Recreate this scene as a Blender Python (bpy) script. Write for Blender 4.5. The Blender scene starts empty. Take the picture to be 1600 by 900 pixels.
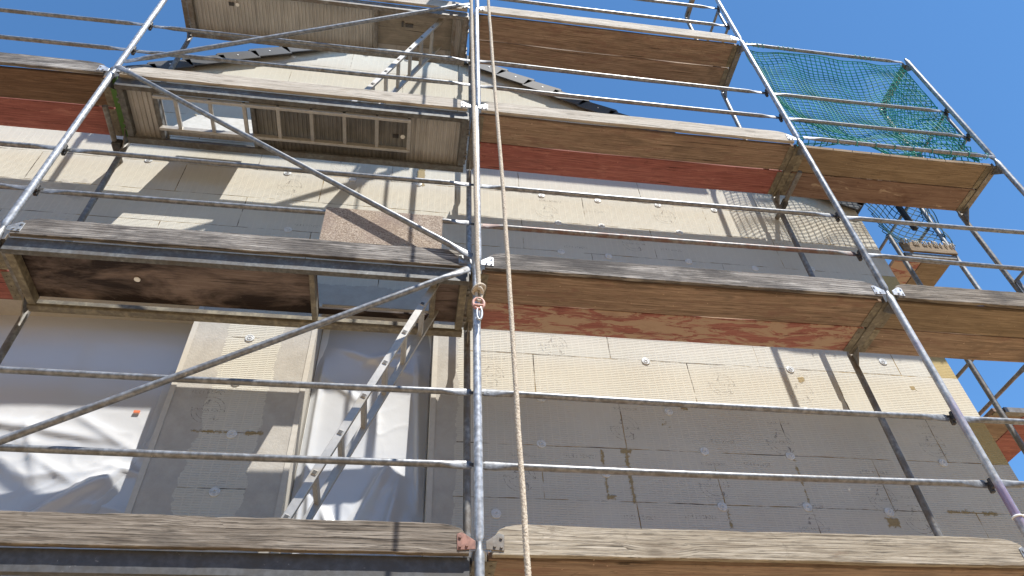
import bpy, math, random
from mathutils import Vector, noise
random.seed(7)
sc = bpy.context.scene
COL = sc.collection
PI = math.pi

# ------------------------------------------------------------------ mesh helpers
class MB:
    """collects shapes, builds ONE mesh object"""
    def __init__(s): s.v=[]; s.f=[]; s.sm=[]
    def add(s, vs, fs, smooth=False):
        o=len(s.v); s.v += [tuple(p) for p in vs]
        for f in fs: s.f.append([i+o for i in f]); s.sm.append(smooth)
    def box(s, x0,x1,y0,y1,z0,z1):
        vs=[(x0,y0,z0),(x1,y0,z0),(x1,y1,z0),(x0,y1,z0),(x0,y0,z1),(x1,y0,z1),(x1,y1,z1),(x0,y1,z1)]
        s.add(vs,[(0,3,2,1),(4,5,6,7),(0,1,5,4),(1,2,6,5),(2,3,7,6),(3,0,4,7)])
    def obox(s, c, ax, ay, az):
        """box about c with half axes"""
        c=Vector(c); ax=Vector(ax); ay=Vector(ay); az=Vector(az); vs=[]
        for k in (-1,1):
            for (i,j) in ((-1,-1),(1,-1),(1,1),(-1,1)): vs.append(c+ax*i+ay*j+az*k)
        s.add(vs,[(0,3,2,1),(4,5,6,7),(0,1,5,4),(1,2,6,5),(2,3,7,6),(3,0,4,7)])
    def loft(s, stations, n=12, cap=True, up=None):
        """stations: (point, ru, rs) -> elliptical sections; u is the up-like axis"""
        P=[Vector(a[0]) for a in stations]; rings=[]
        pu=None
        for i,(p,ru,rs) in enumerate(stations):
            d=(P[min(i+1,len(P)-1)]-P[max(i-1,0)]).normalized()
            ref=Vector(up) if up else (Vector((0,0,1)) if abs(d.z)<.9 else Vector((1,0,0)))
            if pu is not None and not up: ref=pu
            u=(ref-d*ref.dot(d)).normalized(); w=d.cross(u); pu=u
            rings.append([P[i]+u*(ru*math.cos(2*PI*k/n))+w*(rs*math.sin(2*PI*k/n)) for k in range(n)])
        vs=[q for r in rings for q in r]; fs=[]
        for i in range(len(rings)-1):
            for k in range(n):
                k2=(k+1)%n; fs.append((i*n+k,i*n+k2,(i+1)*n+k2,(i+1)*n+k))
        s.add(vs,fs,True)
        if cap:
            s.add(rings[0],[tuple(range(n))[::-1]]); s.add(rings[-1],[tuple(range(n))])
    def tube(s,a,b,r,n=12,cap=True): s.loft([(a,r,r),(b,r,r)],n,cap)
    def prism(s, pts, y0, y1):
        """polygon in XZ extruded along Y"""
        n=len(pts); vs=[(x,y0,z) for x,z in pts]+[(x,y1,z) for x,z in pts]
        fs=[tuple(range(n)),tuple(range(2*n-1,n-1,-1))]+[((i+1)%n,i,n+i,n+(i+1)%n) for i in range(n)]
        s.add(vs,fs)
    def grid(s, fn, nu, nv, smooth=True):
        vs=[fn(i/nu,j/nv) for j in range(nv+1) for i in range(nu+1)]; w=nu+1
        s.add(vs,[(j*w+i,j*w+i+1,(j+1)*w+i+1,(j+1)*w+i) for j in range(nv) for i in range(nu)],smooth)
    def build(s, name, mat, parent=None, loc=(0,0,0), bevel=0):
        base=parent_base(parent) if parent else Vector(loc)
        me=bpy.data.meshes.new(name)
        me.from_pydata([(x-base.x,y-base.y,z-base.z) for x,y,z in s.v],[],s.f)
        me.polygons.foreach_set('use_smooth',s.sm); me.update()
        o=bpy.data.objects.new(name,me); COL.objects.link(o)
        if mat: me.materials.append(mat)
        if parent: o.parent=parent
        else: o.location=base
        if bevel:
            m=o.modifiers.new('Bevel','BEVEL'); m.width=bevel; m.segments=1; m.limit_method='ANGLE'
        return o
def parent_base(p):
    b=Vector((0,0,0))
    while p: b+=Vector(p.location); p=p.parent
    return b
def tag(o,label=None,cat=None,group=None,kind=None):
    if label: o['label']=label
    if cat: o['category']=cat
    if group: o['group']=group
    if kind: o['kind']=kind
    return o
def thing(name,label,cat,loc,group=None):
    o=bpy.data.objects.new(name,None); COL.objects.link(o); o.location=loc; o.empty_display_size=.2
    return tag(o,label,cat,group)

# ------------------------------------------------------------------ material helpers
class NT:
    def __init__(s,name):
        s.m=bpy.data.materials.new(name); s.m.use_nodes=True; s.t=s.m.node_tree; s.n=s.t.nodes; s.n.clear()
        s.out=s.N('ShaderNodeOutputMaterial'); s.b=s.N('ShaderNodeBsdfPrincipled'); s.t.links.new(s.b.outputs[0],s.out.inputs[0])
    def N(s,t,**kw):
        x=s.n.new(t)
        for k,v in kw.items(): setattr(x,k,v)
        return x
    def L(s,a,b): s.t.links.new(a,b)
    def set(s,sock,v):
        if hasattr(v,'is_linked') or hasattr(v,'links'): s.L(v,sock)
        elif isinstance(v,(tuple,list)) and len(v)==3 and sock.type=='RGBA': sock.default_value=(*v,1)
        else: sock.default_value=v
    def coords(s,scale=(1,1,1),rnd=True):
        tc=s.N('ShaderNodeTexCoord'); v=tc.outputs['Object']
        if rnd:
            oi=s.N('ShaderNodeObjectInfo'); a=s.N('ShaderNodeVectorMath',operation='MULTIPLY_ADD')
            cb=s.N('ShaderNodeCombineXYZ'); 
            for i in range(3): s.L(oi.outputs['Random'],cb.inputs[i])
            s.L(cb.outputs[0],a.inputs[0]); a.inputs[1].default_value=(37,23,51); s.L(v,a.inputs[2]); v=a.outputs[0]
        mp=s.N('ShaderNodeMapping'); mp.inputs['Scale'].default_value=scale; s.L(v,mp.inputs[0]); return mp.outputs[0]
    def noise(s,vec,scale,detail=4,rough=.55,dist=0):
        x=s.N('ShaderNodeTexNoise'); s.L(vec,x.inputs['Vector']); x.inputs['Scale'].default_value=scale
        x.inputs['Detail'].default_value=detail; x.inputs['Roughness'].default_value=rough; x.inputs['Distortion'].default_value=dist
        return x.outputs[0]
    def ramp(s,fac,lo,hi):
        x=s.N('ShaderNodeMapRange'); x.inputs[1].default_value=lo; x.inputs[2].default_value=hi; x.clamp=True; s.L(fac,x.inputs[0]); return x.outputs[0]
    def cramp(s,fac,stops):
        x=s.N('ShaderNodeValToRGB'); e=x.color_ramp.elements
        while len(e)<len(stops): e.new(.5)
        for el,(p,c) in zip(e,stops): el.position=p; el.color=(*c,1)
        s.L(fac,x.inputs[0]); return x.outputs[0]
    def mix(s,fac,a,b,mode='MIX'):
        x=s.N('ShaderNodeMix',data_type='RGBA',blend_type=mode); s.set(x.inputs[0],fac); s.set(x.inputs[6],a); s.set(x.inputs[7],b); return x.outputs[2]
    def math(s,op,a,b=None,c=None):
        x=s.N('ShaderNodeMath',operation=op); s.set(x.inputs[0],a)
        if b is not None: s.set(x.inputs[1],b)
        if c is not None: s.set(x.inputs[2],c)
        return x.outputs[0]
    def rnd(s): return s.N('ShaderNodeObjectInfo').outputs['Random']
    def bump(s,h,strength=.3,dist=.01):
        x=s.N('ShaderNodeBump'); x.inputs['Strength'].default_value=strength; x.inputs['Distance'].default_value=dist
        s.L(h,x.inputs['Height']); s.L(x.outputs[0],s.b.inputs['Normal'])
    def base(s,c,rough=.6,metal=0,spec=.5):
        s.set(s.b.inputs['Base Color'],c); s.set(s.b.inputs['Roughness'],rough); s.set(s.b.inputs['Metallic'],metal); s.b.inputs['Specular IOR Level'].default_value=spec
        return s.m

def steel(name,c,dirt,amt=(.52,.7),metal=.55,rough=.45,blot=1):
    t=NT(name); v=t.coords()
    a=t.noise(v,9,6,.65); b=t.noise(v,60,3,.6); k=t.noise(v,2.5,4)
    z_=t.noise(v,34,2,.5); col=t.mix(t.ramp(z_,.35,.65),tuple(x*(1-.38*blot) for x in c),tuple(min(1,x*(1+.22*blot)) for x in c)); col=t.mix(t.math('MULTIPLY',t.ramp(t.noise(v,24,4,.7),.66,.70),.7),col,(.42,.40,.37))
    col=t.mix(t.ramp(a,*amt),col,dirt)
    col=t.mix(t.math('MULTIPLY',t.rnd(),.3),col,(.16,.155,.15))
    t.bump(b,.15,.002)
    return t.base(col,t.math('MULTIPLY_ADD',k,.35,rough-.17),metal)
M={}
M['galv']=steel('galvanised_steel',(.34,.355,.37),(.17,.155,.14),(.48,.68),.45,.5)
M['galv_rail']=steel('guard_rail_galvanised_steel',(.21,.22,.235),(.125,.115,.105),(.5,.7),.35,.42)
M['galv_bright']=steel('bright_galvanised_steel',(.50,.52,.545),(.28,.27,.26),(.52,.74),.45,.45)
M['galv_dull']=steel('dull_galvanised_steel',(.22,.215,.205),(.14,.11,.08),(.42,.65),.3,.55)
M['rusty']=steel('rusty_plate',(.26,.135,.105),(.16,.075,.06),(.4,.6),.1,.7)
M['galv_rusty']=steel('dirty_red_brown_rail_steel',(.21,.205,.205),(.13,.06,.045),(.42,.56),.35,.55)
M['beam']=steel('beam_steel',(.12,.123,.12),(.075,.065,.055),(.45,.65),.15,.6)
M['beam_dark']=steel('dark_beam_steel',(.055,.058,.065),(.04,.036,.032),(.45,.65),.1,.6)
M['beam_dirty']=steel('dirty_ochre_beam_steel',(.22,.19,.13),(.11,.09,.06),(.42,.62),.1,.65)
M['alu']=steel('aluminium',(.47,.45,.415),(.36,.33,.29),(.55,.8),.4,.42,.25)
M['dark']=steel('dark_iron',(.05,.05,.05),(.07,.05,.04),(.5,.7),.4,.55)
# purple sprayed standard
t=NT('galvanised_pole_with_purple_spray'); v=t.coords(); a=t.noise(v,2.3,3); b=t.noise(v,26,5,.7)
c=t.mix(t.ramp(b,.35,.65),(.30,.31,.31),(.55,.56,.57)); c=t.mix(t.math('MULTIPLY',t.ramp(a,.52,.64),.8),c,(.27,.19,.33)); c=t.mix(t.ramp(b,.66,.7),c,(.7,.66,.66))
M['purple']=t.base(c,.5,.35)
t=NT('transom_with_green_paint'); v=t.coords(); a=t.noise(v,8,4)
M['green_steel']=t.base(t.mix(t.ramp(a,.6,.75),(.07,.16,.03),(.2,.2,.16)),.6,.0)

def wood(name,stops,grain=.5,knots=True,patch=None,stain=None,rough=.85,gs=(1.1,16,16),specks=.8,dirn='Y'):
    t=NT(name); tc=t.N('ShaderNodeTexCoord'); sp3=t.N('ShaderNodeSeparateXYZ'); t.L(tc.outputs['Object'],sp3.inputs[0]); rn=t.rnd()
    # board coordinates: along the grain, across it (either face), per-board offset
    q=t.N('ShaderNodeCombineXYZ'); t.L(t.math('MULTIPLY_ADD',rn,37,sp3.outputs[0]),q.inputs[0])
    t.L(t.math('ADD',t.math('ADD',sp3.outputs[1],sp3.outputs[2]),t.math('MULTIPLY',rn,23)),q.inputs[1]); t.L(t.math('MULTIPLY',rn,51),q.inputs[2])
    def C(sc,vec=None):
        mp=t.N('ShaderNodeMapping'); mp.inputs['Scale'].default_value=sc; t.L(vec or q.outputs[0],mp.inputs[0]); return mp.outputs[0]
    v=C((1.1*gs[0]/1.1,gs[1],1)); v2=C((1,1,1))
    # knots
    vo=t.N('ShaderNodeTexVoronoi',voronoi_dimensions='2D'); t.L(C((2.3,7,1)),vo.inputs['Vector']); vo.inputs['Scale'].default_value=1; kd=vo.outputs['Distance']
    on=t.math('GREATER_THAN',t.N('ShaderNodeSeparateColor').outputs[0],.5)
    sc_=on.node.inputs[0].links[0].from_node; t.L(vo.outputs['Color'],sc_.inputs[0])
    on=t.math('MULTIPLY',on,1.0 if knots else .25)
    push=t.math('MULTIPLY',t.math('MULTIPLY',t.ramp(kd,.55,.0),on),.03)
    qq=t.N('ShaderNodeSeparateXYZ'); t.L(q.outputs[0],qq.inputs[0]); q2=t.N('ShaderNodeCombineXYZ'); t.L(qq.outputs[0],q2.inputs[0]); t.L(t.math('ADD',qq.outputs[1],push),q2.inputs[1]); t.L(qq.outputs[2],q2.inputs[2])
    w=t.noise(v,1.6,6,.62,1.2); f=t.noise(C((5,150,1),q2.outputs[0]),1,3,.75,.3); f2=t.noise(C((1.6,60,1),q2.outputs[0]),1,4,.7,.5)
    wv=t.N('ShaderNodeTexWave',wave_type='BANDS',bands_direction='Y',wave_profile='SAW'); t.L(C((.07,1,1),q2.outputs[0]),wv.inputs['Vector'])
    wv.inputs['Scale'].default_value=15; wv.inputs['Distortion'].default_value=5; wv.inputs['Detail'].default_value=3; wv.inputs['Detail Scale'].default_value=1.0; wv.inputs['Detail Roughness'].default_value=.55
    ring=t.ramp(wv.outputs['Fac'],.55,.95)
    c=t.cramp(t.ramp(t.math('ADD',t.math('MULTIPLY',w,.6),t.math('MULTIPLY',f2,.4)),.33,.66),stops)
    c=t.mix(t.math('MULTIPLY',t.math('MULTIPLY',ring,t.ramp(t.noise(v2,2.5,3),.3,.55)),grain*.8),c,tuple(x*.75 for x in stops[0][1]))
    c=t.mix(t.math('MULTIPLY',t.ramp(f,.52,.62),grain),c,tuple(x*.4 for x in stops[0][1]))
    # drying cracks
    cr=t.noise(C((1.1,75,1),q2.outputs[0]),1,2,.5,.2); crk=t.math('MULTIPLY',t.ramp(cr,.655,.68),t.ramp(t.noise(v2,3.1,2),.45,.55)); c=t.mix(t.math('MULTIPLY',crk,.85),c,tuple(x*.2 for x in stops[0][1]))
    h=t.math('ADD',t.math('ADD',f2,f),t.math('ADD',t.math('MULTIPLY',ring,-.5),t.math('MULTIPLY',crk,-1.5)))
    k=t.math('MULTIPLY',t.ramp(kd,.13,.07),on); c=t.mix(t.math('MULTIPLY',k,.8),c,tuple(x*.45 for x in stops[0][1]))
    kr=t.math('MULTIPLY',t.math('MULTIPLY',t.ramp(kd,.34,.12),on),.5); c=t.mix(kr,c,tuple(.5*(x+y) for x,y in zip(stops[0][1],stops[1][1])))
    if patch:
        p=t.noise(C((2.4,9,1)),1.7,6,.7,.6); c=t.mix(t.ramp(p,patch[1],patch[2]),c,patch[0])
    if stain:
        p=t.noise(C((1.2,3,1)),1.5,5,.62,.4); c=t.mix(t.ramp(p,stain[1],stain[2]),c,stain[0])
    sp=t.noise(v2,38,3,.6); c=t.mix(t.math('MULTIPLY',t.ramp(sp,.70,.74),specks),c,tuple(min(1,x*1.4) for x in stops[-1][1]))
    dt=t.noise(v2,11,4,.7); c=t.mix(t.math('MULTIPLY',t.ramp(dt,.62,.74),.5),c,tuple(x*.55 for x in stops[0][1]))
    t.bump(h,.4,.006)
    return t.base(c,rough,0,.25)
M['toe']=wood('weathered_grey_wood',[(0,(0.067,0.053,0.042)),(.35,(0.149,0.124,0.099)),(.65,(0.225,0.194,0.160)),(1,(0.301,0.267,0.228))],.8,True,None,((0.051,0.043,0.037),.54,.76),specks=0,dirn='Z')
M['toe_pale']=wood('pale_weathered_wood',[(0,(0.148,0.117,0.086)),(.35,(0.266,0.226,0.171)),(.7,(0.362,0.318,0.253)),(1,(0.433,0.386,0.321))],.7,True,((0.170,0.122,0.085),.58,.74),((0.132,0.105,0.078),.60,.82),specks=0,dirn='Z')
M['toe_white']=wood('bleached_weathered_wood',[(0,(0.255,0.219,0.176)),(.35,(0.384,0.340,0.282)),(.7,(0.477,0.430,0.366)),(1,(0.551,0.504,0.441))],.5,True,((0.298,0.234,0.171),.60,.74),specks=0,dirn='Z')
M['toe_dark']=wood('dark_weathered_wood',[(0,(0.046,0.040,0.037)),(.35,(0.156,0.138,0.124)),(.65,(0.294,0.271,0.248)),(1,(0.460,0.432,0.396))],.9,False,None,((0.046,0.041,0.040),.47,.66),specks=0,dirn='Z')
M['plank']=wood('brown_planking',[(0,(0.163,0.111,0.077)),(.5,(0.273,0.194,0.140)),(1,(0.385,0.284,0.209))],.5,False,((0.199,0.113,0.087),.52,.72),((0.103,0.077,0.059),.55,.8))
M['plank_dark']=wood('dark_brown_planking',[(0,(0.094,0.056,0.037)),(.5,(0.144,0.088,0.056)),(1,(0.200,0.131,0.088))],.4,False,None,((0.056,0.037,0.027),.6,.8))
M['plank_red']=wood('red_painted_planking',[(0,(0.185,0.063,0.054)),(.5,(0.285,0.102,0.087)),(1,(0.374,0.155,0.129))],.4,False,((0.389,0.170,0.138),.58,.70),((0.123,0.055,0.046),.56,.76))
M['plank_red_worn']=wood('worn_red_painted_planking',[(0,(0.226,0.078,0.064)),(.5,(0.311,0.125,0.104)),(1,(0.374,0.177,0.144))],.4,False,((0.384,0.274,0.198),.46,.53),((0.156,0.068,0.056),.58,.78))
M['plank_pinkish']=wood('pinkish_chip_planking',[(0,(0.133,0.080,0.059)),(.5,(0.196,0.126,0.095)),(1,(0.260,0.181,0.137))],.3,False,((0.358,0.279,0.209),.58,.66),((0.112,0.064,0.049),.58,.75))
M['plank_tan']=wood('tan_planking',[(0,(0.150,0.108,0.069)),(.5,(0.222,0.163,0.107)),(1,(0.294,0.224,0.154))],.45,False,None,((0.113,0.082,0.052),.56,.8))
M['ply']=wood('stained_brown_plywood',[(0,(.145,.105,.09)),(.5,(.20,.15,.13)),(1,(.25,.195,.17))],.25,False,None,((.022,.014,.012),.38,.56),.7,(1.2,4,4),specks=.2)
M['ply_grey']=wood('grey_plywood',[(0,(0.172,0.155,0.132)),(.5,(0.236,0.213,0.178)),(1,(0.299,0.270,0.230))],.2,False,None,((0.127,0.109,0.092),.55,.8),.8,(2,3,3),specks=.2)
# oriented strand board
t=NT('strand_board'); v=t.coords((1,1,1)); 
vo=t.N('ShaderNodeTexVoronoi'); mp=t.N('ShaderNodeMapping'); mp.inputs['Rotation'].default_value=(0,.5,0); mp.inputs['Scale'].default_value=(22,22,60); t.L(v,mp.inputs[0])
nz=t.noise(v,9,3); va=t.N('ShaderNodeVectorMath',operation='MULTIPLY_ADD'); t.L(nz,va.inputs[0]); va.inputs[1].default_value=(6,6,6); t.L(mp.outputs[0],va.inputs[2]); t.L(va.outputs[0],vo.inputs['Vector'])
sx=t.N('ShaderNodeSeparateColor'); t.L(vo.outputs['Color'],sx.inputs[0])
c=t.cramp(sx.outputs[0],[(0,(.14,.095,.065)),(.5,(.25,.185,.13)),(1,(.44,.37,.30))]); c=t.mix(t.ramp(t.noise(v,3,5),.5,.75),c,(.20,.14,.11))
t.bump(sx.outputs[0],.5,.004); M['osb']=t.base(c,.85)
# ribbed aluminium deck underside
t=NT('dirty_aluminium_sheet'); v=t.coords((1,1,1)); a=t.noise(v,4,5); b=t.noise(t.coords((30,2,2)),1,4)
c=t.mix(t.ramp(a,.3,.7),(.40,.38,.35),(.50,.48,.445)); c=t.mix(t.math('MULTIPLY',t.ramp(b,.5,.7),.5),c,(.22,.20,.175))
M['ribbed']=t.base(c,.5,.35)
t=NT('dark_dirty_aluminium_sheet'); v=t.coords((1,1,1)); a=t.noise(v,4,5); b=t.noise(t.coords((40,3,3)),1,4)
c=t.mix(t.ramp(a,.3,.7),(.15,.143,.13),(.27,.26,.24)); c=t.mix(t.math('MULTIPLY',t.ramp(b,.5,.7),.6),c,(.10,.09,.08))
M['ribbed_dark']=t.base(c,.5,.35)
t=NT('white_lid_sheet'); v=t.coords(); a=t.noise(v,14,5); b=t.noise(v,50,3)
c=t.mix(t.ramp(a,.4,.7),(.37,.36,.335),(.29,.28,.25)); c=t.mix(t.ramp(b,.68,.72),c,(.25,.23,.2)); M['white_lid']=t.base(c,.6)
t=NT('plain_white_plastic'); M['white']=t.base((.78,.78,.76),.5)
t=NT('fixing_plate_plastic'); v=t.coords(); M['disc']=t.base(t.mix(t.ramp(t.noise(v,40,3),.4,.7),(.60,.615,.61),(.44,.45,.44)),.45)
t=NT('ink'); v=t.coords((1,1,1),False); a=t.noise(v,60,4,.7); tr=t.N('ShaderNodeBsdfTransparent'); mx=t.N('ShaderNodeMixShader')
t.base((.26,.235,.215),.9); t.L(t.ramp(a,.26,.57),mx.inputs[0]); t.L(t.b.outputs[0],mx.inputs[1]); t.L(tr.outputs[0],mx.inputs[2]); t.L(mx.outputs[0],t.out.inputs[0]); M['ink']=t.m
t=NT('anthracite_roof_tile'); v=t.coords(); a=t.noise(v,12,4); M['tile']=t.base(t.mix(a,(.055,.057,.062),(.085,.087,.092)),.72,0,.3)
t=NT('lead_grey_gutter'); M['gutter']=t.base((.03,.03,.032),.8,.0,.2)
t=NT('rope_fibre'); v=t.coords((1,1,1)); a=t.noise(v,160,3,.7); b=t.noise(v,14,3); c=t.mix(t.ramp(a,.35,.6),(.25,.20,.15),(.60,.54,.45)); c=t.mix(t.ramp(b,.5,.8),c,(.52,.45,.36)); t.bump(a,.6,.004); M['rope']=t.base(c,.95,0,.1)
t=NT('green_net_cord'); v=t.coords(); a=t.noise(v,6,3); M['net']=t.base(t.mix(t.ramp(a,.35,.65),(.010,.21,.18),(.03,.38,.33)),.6)
t=NT('blue_green_net_cord'); M['net2']=t.base((.006,.05,.062),.7,0,.2)
t=NT('orange_tape'); M['orange']=t.base((.62,.16,.06),.6)
t=NT('faded_red_link'); v=t.coords(); M['link']=t.base(t.mix(t.ramp(t.noise(v,60,3),.4,.65),(.42,.17,.13),(.45,.36,.31)),.6,.1)
t=NT('spruce_fresh'); M['lime']=t.base((.5,.46,.36),.9)

# -------- insulated wall
def wall_mat():
    t=NT('insulation_boards'); tc=t.N('ShaderNodeTexCoord'); P=tc.outputs['Object']
    xyz=t.N('ShaderNodeSeparateXYZ'); t.L(P,xyz.inputs[0]); X,Y,Z=xyz.outputs
    def axis(sx,sz,ox=0,oz=0):
        c=t.N('ShaderNodeCombineXYZ'); t.L(t.math('MULTIPLY_ADD',X,sx,ox),c.inputs[0]); t.L(t.math('MULTIPLY_ADD',Z,sz,oz),c.inputs[1]); return c.outputs[0]
    n1=t.noise(P,1.1,5,.6); n2=t.noise(P,9,5,.65); n3=t.noise(P,55,4,.7)
    # board tone
    br=t.N('ShaderNodeTexBrick'); br.offset=.5; br.offset_frequency=2; br.squash=1
    # wobble for the joints
    wob=t.noise(P,5,3); wv=t.N('ShaderNodeVectorMath',operation='MULTIPLY_ADD'); cw=t.N('ShaderNodeCombineXYZ')
    t.L(t.math('MULTIPLY_ADD',wob,.012,-.006),cw.inputs[0]); t.L(t.math('MULTIPLY_ADD',t.noise(P,4.3,3),.012,-.006),cw.inputs[1])
    t.L(axis(1,1,-1.11+12,-.72+8),wv.inputs[2]); t.L(cw.outputs[0],wv.inputs[0]); wv.inputs[1].default_value=(1,1,1)
    t.L(wv.outputs[0],br.inputs['Vector']); br.inputs['Scale'].default_value=1; br.inputs['Brick Width'].default_value=1.2; br.inputs['Row Height'].default_value=.4
    br.inputs['Mortar Size'].default_value=.0042; br.inputs['Mortar Smooth'].default_value=.35; br.inputs['Bias'].default_value=0
    br.inputs['Color1'].default_value=(0,0,0,1); br.inputs['Color2'].default_value=(1,1,1,1); br.inputs['Mortar'].default_value=(.5,.5,.5,1)
    c=t.mix(t.ramp(n1,.3,.7),(.485,.462,.392),(.53,.508,.44))
    c=t.mix(t.math('MULTIPLY',br.outputs['Color'],.22),c,(.45,.425,.385))
    c=t.mix(t.math('MULTIPLY',t.ramp(n2,.4,.75),.3),c,(.43,.395,.345))
    # pressed dash pattern: columns ~5.5 cm, dashes ~1.6 cm
    rw=t.math('ABSOLUTE',t.math('SUBTRACT',t.math('FRACT',t.math('MULTIPLY_ADD',Z,1/.0165,t.math('MULTIPLY',n2,.5))),.5)); dash=t.ramp(rw,.28,.46)
    colm=t.math('ABSOLUTE',t.math('SUBTRACT',t.math('FRACT',t.math('MULTIPLY_ADD',X,1/.055,t.math('MULTIPLY',n2,.25))),.5))
    colr=t.ramp(colm,.40,.48)      # narrow raised strip between the columns
    fl=t.math('MULTIPLY',dash,t.ramp(n3,.3,.6))
    fl=t.math('MULTIPLY',fl,t.math('SUBTRACT',1,colr))
    mfade=t.ramp(t.noise(P,1.6,4),.3,.55)
    fl=t.math('MULTIPLY',fl,t.math('MULTIPLY_ADD',mfade,.7,.3))
    c=t.mix(t.math('MULTIPLY',fl,.30),c,(.31,.26,.20))
    c=t.mix(t.math('MULTIPLY',t.math('MULTIPLY',colr,t.ramp(t.noise(P,2.3,4),.35,.6)),.3),c,(.60,.55,.455))
    h=t.math('ADD',t.math('MULTIPLY',fl,-1),t.math('MULTIPLY',n3,.5))
    # joints
    jn=t.math('MULTIPLY',br.outputs['Fac'],t.ramp(t.noise(P,7,4),.38,.6))
    c=t.mix(jn,c,t.mix(t.ramp(t.noise(P,3,3),.45,.6),(.06,.045,.03),(.26,.17,.055)))
    h=t.math('ADD',h,t.math('MULTIPLY',jn,-2))
    # bare yellow wool blocks at the corner, every second row
    row=t.math('MODULO',t.math('FLOOR',t.math('MULTIPLY_ADD',t.math('ADD',Z,.08+8-.8+.72-.72),2.5,0)),2)
    yx=t.ramp(t.math('ADD',X,t.math('MULTIPLY',n2,.03)),3.838,3.846)
    yz=t.math('LESS_THAN',Z,3.2)
    ym=t.math('MULTIPLY',t.math('MULTIPLY',yx,yz),row)
    c=t.mix(ym,c,t.mix(n3,(.30,.225,.095),(.50,.395,.20)))
    # render coat beside the windows (ragged edge)
    rag=t.math('MULTIPLY_ADD',t.noise(P,6,6,.7),.16,-.08)
    def band(x0,x1,z1):
        dx=t.math('MAXIMUM',t.math('SUBTRACT',x0,X),t.math('SUBTRACT',X,x1)); dz=t.math('SUBTRACT',Z,z1)
        d=t.math('ADD',t.math('MAXIMUM',dx,dz),rag); return t.math('LESS_THAN',d,0)
    mm=t.math('MAXIMUM',band(-4.2,-1.70,2.5),band(-1.32,-.055,2.52))
    top=t.noise(P,2.2,5,.7); rf=t.math('ADD',t.math('MULTIPLY',t.math('ABSOLUTE',t.math('ADD',X,.8)),.55),Z)
    patch=t.math('MULTIPLY',t.ramp(t.noise(P,1.3,5,.65),.60,.63),t.math('LESS_THAN',X,-2.2)); mm=t.math('MAXIMUM',mm,patch)
    c=t.mix(mm,c,t.mix(t.ramp(n2,.35,.7),(.365,.34,.30),(.43,.405,.36)))
    c=t.mix(t.math('MULTIPLY',t.math('MULTIPLY',mm,t.ramp(n3,.68,.74)),.6),c,(.2,.18,.15))
    h=t.mix(mm,h,t.math('MULTIPLY',n3,.8))
    # expanding foam in single joints, smears and torn spots
    fw=t.math('ADD',t.math('MULTIPLY_ADD',t.noise(P,26,5,.75),.07,-.035),t.math('MULTIPLY_ADD',t.noise(P,70,3,.7),.03,-.015))
    def blob(cx,cz,rx,rz):
        a=t.math('ABSOLUTE',t.math('SUBTRACT',X,cx)); b=t.math('ABSOLUTE',t.math('SUBTRACT',Z,cz))
        d=t.math('MAXIMUM',t.math('SUBTRACT',a,rx),t.math('SUBTRACT',b,rz)); return t.ramp(t.math('ADD',d,fw),.004,-.004)
    bl=None
    for q in ((1.10,.92,.010,.20),(1.10,1.10,.035,.016),(.955,.75,.022,.014),(2.86,.63,.042,.03),(3.40,.725,.10,.008),(3.62,.72,.05,.012),(1.60,1.49,.02,.012),(-1.35,1.12,.06,.012),(-1.62,1.12,.12,.007),(-.42,4.03,.035,.14),(.93,.92,.006,.18),(2.31,.92,.005,.18),(2.62,1.82,.03,.025),(3.55,1.80,.02,.02),(1.71,.62,.006,.06)):
        k=blob(*q); bl=k if bl is None else t.math('MAXIMUM',bl,k)
    c=t.mix(t.math('MULTIPLY',bl,.85),c,t.mix(n3,(.16,.11,.04),(.38,.28,.12)))
    h=t.math('ADD',h,t.math('MULTIPLY',bl,1.5))
    # foam drips
    fo=t.math('MULTIPLY',t.ramp(t.noise(P,2.4,6,.75),.70,.72),.8); c=t.mix(fo,c,(.22,.145,.04))
    t.bump(h,.55,.006)
    return t.base(c,.92,0,.2)
M['wall']=wall_mat()
t=NT('render_reveal'); v=t.coords((1,1,1),False); a=t.noise(v,30,5); M['reveal']=t.base(t.mix(a,(.40,.37,.32),(.52,.49,.43)),.9)
# plastic sheet
t=NT('white_plastic_film'); v=t.coords((1,1,1),False); a=t.noise(v,2.2,4,.5,.6); b=t.noise(v,14,3,.5)
t.bump(t.math('ADD',t.math('MULTIPLY',a,.35),t.math('MULTIPLY',b,.10)),.35,.03)
t.base((.50,.51,.525),.22,0,.75); t.b.inputs['Sheen Weight'].default_value=.0
M['film']=t.m
t=NT('clear_plastic_flap'); t.base((.62,.64,.66),.25,0,.5); tr=t.N('ShaderNodeBsdfTransparent'); mx=t.N('ShaderNodeMixShader'); mx.inputs[0].default_value=.35
t.L(t.b.outputs[0],mx.inputs[1]); t.L(tr.outputs[0],mx.inputs[2]); t.L(mx.outputs[0],t.out.inputs[0]); M['flap']=t.m
t=NT('gravel_ground'); v=t.coords((1,1,1),False); a=t.noise(v,1.2,5); b=t.noise(v,25,4); M['ground']=t.base(t.mix(t.ramp(b,.3,.7),t.mix(a,(.27,.185,.10),(.335,.235,.13)),(.39,.285,.17)),.95)

# ------------------------------------------------------------------ layout constants
SX={'S0':-2.96,'S1':0.0,'S2':3.0,'S3':5.0,'SL':-5.96}
YI=.63               # inner row of standards
YW=.80               # wall face
LEV=[0,2,4,6]
GZ=-3.25
POLE={'S0':'left pole','S1':'roped middle pole','S2':'pole right of the rope','S3':'far right corner pole','SL':'pole beyond the left edge'}
TIER={-2:'below the bottom deck',0:'between bottom and second deck',2:'between second and third deck',4:'between third and top deck',6:'above the top deck'}

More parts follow.
